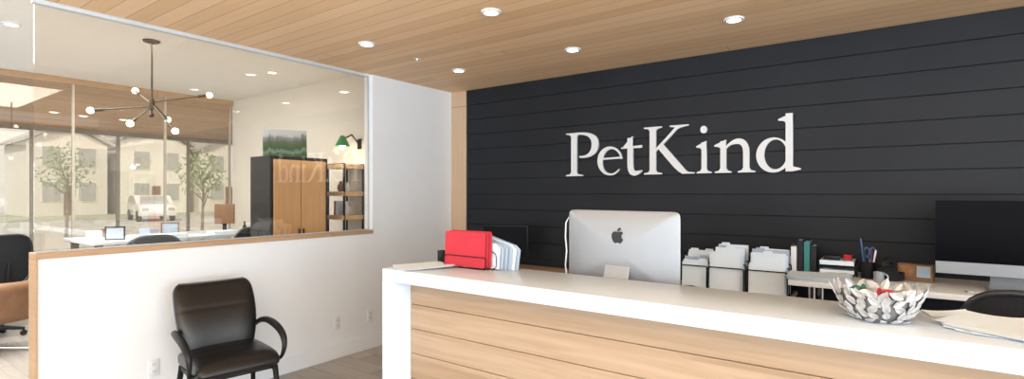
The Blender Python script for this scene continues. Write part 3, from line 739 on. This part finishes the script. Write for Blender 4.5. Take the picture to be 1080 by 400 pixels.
# brown lounge chair
t = thing('lounge_chair', 'brown leather swivel chair with chrome base at the left edge', 'chair', (-6.85, 1.12, 0), math.radians(200))
Y = (0, 1, 0)
secs = []
for i in range(11):
    s = i/10; e = min(1, math.sqrt(max(0, 1-abs(2*s-1)**5))+.05); secs.append(((-.26+.52*s, 0, .36), Y, (0, 0, 1), .28*(.9+.1*e), .06*e))
MB().loft(secs, 28, 4).build('seat', mt_brown, t, True, ang=60)
secs = []
for i in range(13):
    s = i/12; e = min(1, math.sqrt(max(0, 1-abs(2*s-1)**6))+.05); secs.append(((-.24-.10*s, 0, .34+.36*s), Y, (1, 0, .2), .28*(.9+.1*e), .05*e, .05))
MB().loft(secs, 28, 4).build('backrest', mt_brown, t, True, ang=60)
MB().lathe([(0, .03), (.025, .03), (.025, .30), (.08, .305), (0, .305)], 18).build('column', mt_chrome, t, True)
for k in range(4):
    a = PI/4+k*PI/2; MB().tube([(0, 0, .06), (.30*math.cos(a), .30*math.sin(a), .014)], [.02, .013], 10).build('leg', mt_chrome, t, True)

# ------------------------------------------------------------------ office furniture
t = thing('office_table', 'long pale table in the glazed office behind the half wall', 'table', (0, 0, 0))
MB().box(-7.25, -6.35, 1.72, 3.75, 1.0, 1.035, .004).build('top', mt_quartz, t, True)
for x in (-7.18, -6.42):
    for yy in (1.8, 3.67): MB().box(x-.03, x+.03, yy-.03, yy+.03, 0, 1.0, .004).build('leg', mt_blackmt, t)
TZ = 1.035
def photo_frame(x, y, rz, mat, label):
    t = thing('picture_frame', label, 'picture frame', (x, y, TZ), rz)
    b = MB(); b.box(-.09, .09, -.008, .008, 0, .012); b.box(-.09, .09, -.008, .008, .128, .14); b.box(-.09, -.078, -.008, .008, 0, .14); b.box(.078, .09, -.008, .008, 0, .14)
    b.build('frame', mat, t); MB().box(-.078, .078, -.004, .004, .012, .128).build('photo', mt_papergrey, t)
    MB().box(-.01, .01, .005, .06, 0, .006).build('easel', mt_blackpl, t)
photo_frame(-6.5, 1.96, math.radians(50), mt_blackpl, 'small dark framed photo standing on the office table')
photo_frame(-6.9, 2.62, math.radians(70), mt_brownd, 'small brown framed photo standing in the middle of the office table')
t = thing('desktop_monitor', 'slim monitor with wood coloured back on the office table', 'monitor', (-6.8, 3.2, TZ), math.radians(40))
MB().box(-.12, .12, -.015, .015, .10, .35, .006).build('case', mt_brownd, t, True)
b = MB(); b.box(-.08, .08, -.06, .06, 0, .01, .003); b.box(-.02, .02, -.012, .012, .01, .12)
b.build('stand', mt_blackmt, t); MB().box(-.11, .11, .015, .017, .11, .34).build('screen', mt_screen, t)
for i, (x_, y_, m, lb) in enumerate(((-6.75, 1.85, mt_offwhite, 'white carton at the left end of the office table'), (-6.75, 2.35, mt_papergrey, 'grey carton beside the framed photo on the office table'), (-7.05, 2.10, mt_brownd, 'brown carton at the far side of the office table'))):
    t = thing('carton', lb, 'box', (x_, y_, TZ), .3*i)
    MB().box(-.08, .08, -.05, .05, 0, .07, .003).build('body', m, t); MB().box(-.083, .083, -.053, .053, .07, .09, .003).build('lid', m, t)
for i, (x_, y_, rz, lb) in enumerate(((-6.48, 2.45, .3, 'stack of white papers on the middle of the office table'), (-6.5, 3.05, -.2, 'stack of white papers at the right half of the office table'))):
    tag(MB().box(-.15, .15, -.11, .11, 0, .035, .002).build('paper_stack', mt_paper, None, False, (x_+.0, y_, TZ)), lb, 'paper').rotation_euler = (0, 0, PI/2+rz*.2)
for i, (y_, x_) in enumerate(((2.75, -6.5), (2.85, -6.46))):
    t = thing('bottle', 'dark bottles standing side by side at the right end of the office table', 'bottle', (x_, y_+.55, TZ), 0, 'pair of bottles on the office table')
    MB().lathe([(0, 0), (.022, 0), (.024, .004), (.024, .07), (.009, .095), (.009, .12), (0, .12)], 18).build('body', mt_brass, t, True)
    MB().lathe([(0, .12), (.011, .12), (.011, .135), (0, .135)], 14).build('cap', mt_blackpl, t, True)

# cabinet
t = thing('storage_cabinet', 'tall black sided cabinet with wood doors inside the glazed office', 'cabinet', (0, 0, 0))
MB().box(-5.40, -5.02, 2.80, 3.46, 0, 1.90, .004).build('body', mt_blackpl, t)
for yy in (2.835, 3.135):
    d = MB().box(-5.02, -5.0, yy, yy+.292, .06, 1.865, .003).build('door', mt_oakdoor, t)
    MB().box(-5.0, -4.985, yy+(.265 if yy < 3 else .015), yy+(.277 if yy < 3 else .027), .95, 1.15, .002).build('handle', mt_blackmt, d)
# canvas on top
t = thing('canvas_picture', 'landscape picture of dark forest and pale peaks on top of the cabinet', 'picture', (-5.16, 3.05, 1.902), math.radians(66))
Mx = R(-.14, 'X')
MB().box(-.215, .215, 0, .03, .005, .295, .002, 1, Mx).build('canvas', mt_canvas, t)
MB().box(-.20, .20, .03, .04, .008, .06, M4=Mx).build('stretcher', mt_oak, t)
# shelf unit on office back wall
cx = atY(366, 200, 3.78).x
t = thing('shelf_unit', 'narrow black framed shelf unit with wood shelves beside the cabinet', 'shelf', (cx, 3.76, 0))
b = MB()
for x in (-.15, .15):
    for yy in (-.13, .13): b.box(x-.01, x+.01, yy-.01, yy+.01, 0, 1.86)
for z in (1.84, .02):
    b.box(-.15, .15, -.14, -.12, z, z+.02); b.box(-.15, .15, .12, .14, z, z+.02)
b.build('frame', mt_blackmt, t)
for z in (.35, .75, 1.22, 1.49, 1.80): MB().box(-.16, .16, -.146, .14, z, z+.05, .002).build('shelf', mt_shelf, t)
def vase(x, z, m, s, label):
    o = MB().lathe([(0, 0), (.03*s, 0), (.045*s, .04*s), (.04*s, .08*s), (.018*s, .11*s), (.022*s, .13*s), (.016*s, .13*s), (.012*s, .11*s), (0, .10*s)], 20).build('vase', m, None, True, (cx+x, 3.74, z)); tag(o, label, 'vase')
vase(-.06, 1.541, mt_brownd, .9, 'brown vase on the second shelf of the narrow shelf unit'); vase(.06, 1.541, mt_offwhite, .8, 'white vase on the second shelf of the narrow shelf unit')
vase(.04, 1.271, mt_offwhite, 1.1, 'white vase on the third shelf of the narrow shelf unit')
for i, (m, lb) in enumerate(((mt_red, 'red book on the third shelf of narrow unit'), (mt_paper, 'white book on the third shelf of narrow unit'))):
    tag(MB().box(-.012, .012, -.08, .08, 0, .16, .002).build('book', m, None, False, (cx-.10+.03*i, 3.76, 1.271)), lb, 'book')
def leaves(n, rad, cz, sz, seed, sq=(1, 1, 1)):
    rn = random.Random(seed); b = MB()
    for k in range(n):
        d = Vector((rn.gauss(0, 1), rn.gauss(0, 1), rn.gauss(0, 1))).normalized()*rad*rn.random()**.4
        c = Vector((d.x*sq[0], d.y*sq[1], d.z*sq[2]+cz)); u = Vector((rn.gauss(0, 1), rn.gauss(0, 1), rn.gauss(0, 1))).normalized(); v = u.cross(Vector((rn.gauss(0, 1), rn.gauss(0, 1), rn.gauss(0, 1)))).normalized()
        b.quad([c-u*sz, c+v*sz*.45, c+u*sz, c-v*sz*.45])
    return b
# wall lamp
t = thing('wall_lamp', 'black swing arm wall lamp with green shade above the shelf unit', 'lamp', (cx+.06, OB, 2.10))
MB().box(-.03, .03, -.02, 0, -.06, .06, .004).build('mount', mt_blackmt, t, True)
MB().tube([(0, -.02, 0), (.0, -.12, .10), (-.02, -.22, .04)], .010, 8).build('arm', mt_blackmt, t, True)
MB().lathe([(.02, .06), (.03, .05), (.085, -.06), (.08, -.06), (.026, .045), (.0, .05)], 24, T(-.02, -.23, .02)).build('shade', mt_lampgreen, t, True)
MB().sphere((-.02, -.23, -.045), .035, 14).build('bulb', mt_bulb, t, True)

# ------------------------------------------------------------------ sputnik chandelier
p = atZ(160, 43, OH)
hubz = atX(160, 110, p.x).z
t = thing('chandelier', 'bronze spiky chandelier with bare lit globe bulbs hanging in the office', 'chandelier', (p.x, p.y, OH))
MB().lathe([(0, 0), (.07, 0), (.07, -.012), (.02, -.03), (0, -.03)], 24).build('canopy', mt_brass, t, True)
hz = hubz-OH
MB().tube([(0, 0, -.02), (0, 0, hz-.10)], .009, 10).build('rod', mt_brass, t, True)
MB().lathe([(0, .05), (.02, .045), (.026, 0), (.02, -.045), (0, -.05)], 16, T(0, 0, hz)).sphere((0, 0, hz-.10), .022, 12).build('hub', mt_brass, t, True)
rv = Vector((rt[0], rt[1], 0)); fv = Vector((fw[0], fw[1], 0))
for (ax, az, af, cz) in ((-.27, .15, .18, 0), (.30, -.25, -.15, 0), (-.35, -.07, -.22, -.02), (.37, .10, .22, .02), (.05, -.19, -.32, -.02), (-.10, -.10, .36, .02)):
    v = rv*ax+fv*af+Vector((0, 0, az)); c0 = Vector((0, 0, hz+cz)); e = c0+v
    u = v.normalized()
    ar = MB().tube([c0, e], .0065, 8).build('arm', mt_brass, t, True)
    MB().tube([e-u*.07, e+u*.005], .014, 10).build('socket', mt_brass, ar, True)
    MB().sphere(tuple(e+u*.027), .028, 16).build('bulb', mt_bulb, ar, True)

# ------------------------------------------------------------------ outside
st('ground', MB().box(-90, FX-.1, -20, 60, -.2, -.06), mt_dress)
tag(MB().box(-50, -38.5, -10, 50, -.06, -.02).build('lawn', mt_grass), 'strip of green lawn in front of the houses outside', 'lawn')['kind'] = 'stuff'
def house(y0, w, h, mat, label, x=-46):
    t = thing('house', label, 'house', (x, y0, -.02))
    MB().box(-6, 0, 0, w, 0, h).build('wall', mat, t)
    Mx = Matrix(((0, 0, 1, -6.3), (1, 0, 0, 0), (0, 1, 0, 0), (0, 0, 0, 1)))
    MB().prism([(-.4, h-.1), (w/2, h+w*.32), (w+.4, h-.1), (w+.4, h+.1), (w/2, h+w*.32+.25), (-.4, h+.1)], 6.6, Mx).build('roof', mt_roof, t)
    MB().prism([(0, h), (w, h), (w/2, h+w*.32)], 5.9, T(.2, 0, 0) @ Mx).build('gable', mat, t)
    for fz in (1.0, 3.4):
        for k in (.18, .62):
            f = MB().box(0, .06, w*k-.05, w*k+w*.22+.05, fz-.05, fz+1.35).build('window', mt_siding, t)
            MB().box(.05, .08, w*k, w*k+w*.22, fz, fz+1.3).build('pane', mt_wpane, f)
    MB().box(0, .07, w*.44, w*.56, 0, 2.1).build('door', mt_brownd, t)
house(9.0, 4.4, 5.0, mt_siding2, 'grey gabled house outside seen through the glass, leftmost')
house(14.2, 4.6, 5.4, mt_siding, 'pale gabled house outside in the middle')
house(19.6, 4.8, 5.0, mt_siding2, 'grey gabled house outside seen through the glass, rightmost')
t = thing('car', 'white car parked on the street outside beyond the glass', 'car', (-35.0, 12.3, -.06), math.radians(-10))
prof = [(-2.1, .3), (2.1, .3), (2.15, .65), (2.0, .85), (1.1, .98), (.45, 1.45), (-1.1, 1.48), (-1.9, .98), (-2.15, .85)]
MB().prism(prof, 1.75, T(0, .875, 0) @ R(PI/2, 'X'), .06).build('body', mt_car, t, True)
MB().prism([(1.0, .98), (.42, 1.41), (-1.05, 1.43), (-1.7, .98)], 1.79, T(0, .895, 0) @ R(PI/2, 'X')).build('side_window', mt_wpane, t)
MB().quad([(1.12, -.7, 1.0), (1.12, .7, 1.0), (.52, .62, 1.43), (.52, -.62, 1.43)]).build('windscreen', mt_wpane, t)
for x in (-1.35, 1.35):
    for yy in (-.8, .8): MB().lathe([(0, -.1), (.3, -.1), (.32, -.06), (.32, .06), (.3, .1), (0, .1)], 20, T(x, yy, .32) @ R(PI/2, 'X')).build('wheel', mt_rubber, t, True)
for yy in (-.6, .6): MB().box(2.08, 2.17, yy-.16, yy+.16, .62, .78, .02).build('headlight', mt_chrome, t)
def tree(px, x, h, seed, label):
    y_ = atX(px, 200, x).y
    t = thing('tree', label, 'tree', (x, y_, -.06))
    rn = random.Random(seed); b = MB(); b.tube([(0, 0, 0), (.03, .02, h*.4), (0, .05, h*.7)], [.06, .04, .025], 8)
    for k in range(7):
        a = k*2.4; z0 = h*(.35+.05*k); b.tube([(0, .03, z0), (.1*h*math.cos(a), .1*h*math.sin(a), z0+.1*h), (.18*h*math.cos(a), .18*h*math.sin(a), z0+.22*h)], [.025, .016, .008], 6)
    b.build('trunk', mt_bark, t, True)
    leaves(380, h*.26, h*.74, .085, seed, (1, 1, 1.15)).build('foliage', mt_leaf2, t)
tree(213, -19, 3.0, 5, 'young street tree outside right of the white car')
tree(70, -24, 3.3, 8, 'pale green street tree outside left of the white car')

# ------------------------------------------------------------------ lights
def area(name, loc, rot, sx, sy, e, col):
    l = bpy.data.lights.new(name, 'AREA'); l.shape = 'RECTANGLE'; l.size = sx; l.size_y = sy; l.energy = e; l.color = col
    o = bpy.data.objects.new(name, l); C.objects.link(o); o.location = loc; o.rotation_euler = rot; return o
area('daylight_front', (-.3, -3.3, 1.40), (PI/2+.25, 0, 0), 7.2, 2.2, 135, (.80, .91, 1))
area('daylight_right', (3.95, -.6, 1.40), (PI/2+.15, 0, PI/2), 4.4, 2.1, 310, (.82, .92, 1))
area('ceiling_fill', (.2, -.9, 1.9), (PI, 0, 0), 5.0, 1.6, 250, (.82, .92, 1))  # unseen fill lamp added behind the camera to brighten the wood ceiling
area('office_soft', (-6.1, .8, OH-.03), (0, 0, 0), 2.4, 2.6, 170, (1, .95, .87))
area('lobby_soft', (-11, 3, OH-.08), (0, 0, 0), 4, 5, 180, (1, .97, .93))
pl = bpy.data.lights.new('wall_lamp_light', 'POINT'); pl.energy = 5; pl.color = (1, .85, .65); pl.shadow_soft_size = .04
po = bpy.data.objects.new('wall_lamp_light', pl); C.objects.link(po); po.location = (cx+.04, OB-.30, 2.0)
sun = bpy.data.lights.new('sun', 'SUN'); sun.energy = 3.6; sun.angle = .1
so = bpy.data.objects.new('sun', sun); C.objects.link(so); so.rotation_euler = (math.radians(30), math.radians(42), 0)
w = bpy.data.worlds.new('World'); S.world = w; w.use_nodes = True
bg = w.node_tree.nodes['Background']; bg.inputs[0].default_value = (.95, .97, 1, 1); bg.inputs[1].default_value = 1.35
S.view_settings.view_transform = 'Standard'; S.view_settings.look = 'None'

# ------------------------------------------------------------------ camera
cd = bpy.data.cameras.new('camera'); co = bpy.data.objects.new('camera', cd); C.objects.link(co)
co.location = (0, 0, CH); co.rotation_euler = (PI/2, 0, YAW)
cd.sensor_width = 36; cd.lens = F/1080*36; cd.shift_y = 4/1080; cd.clip_start = .05; cd.clip_end = 300
S.camera = co
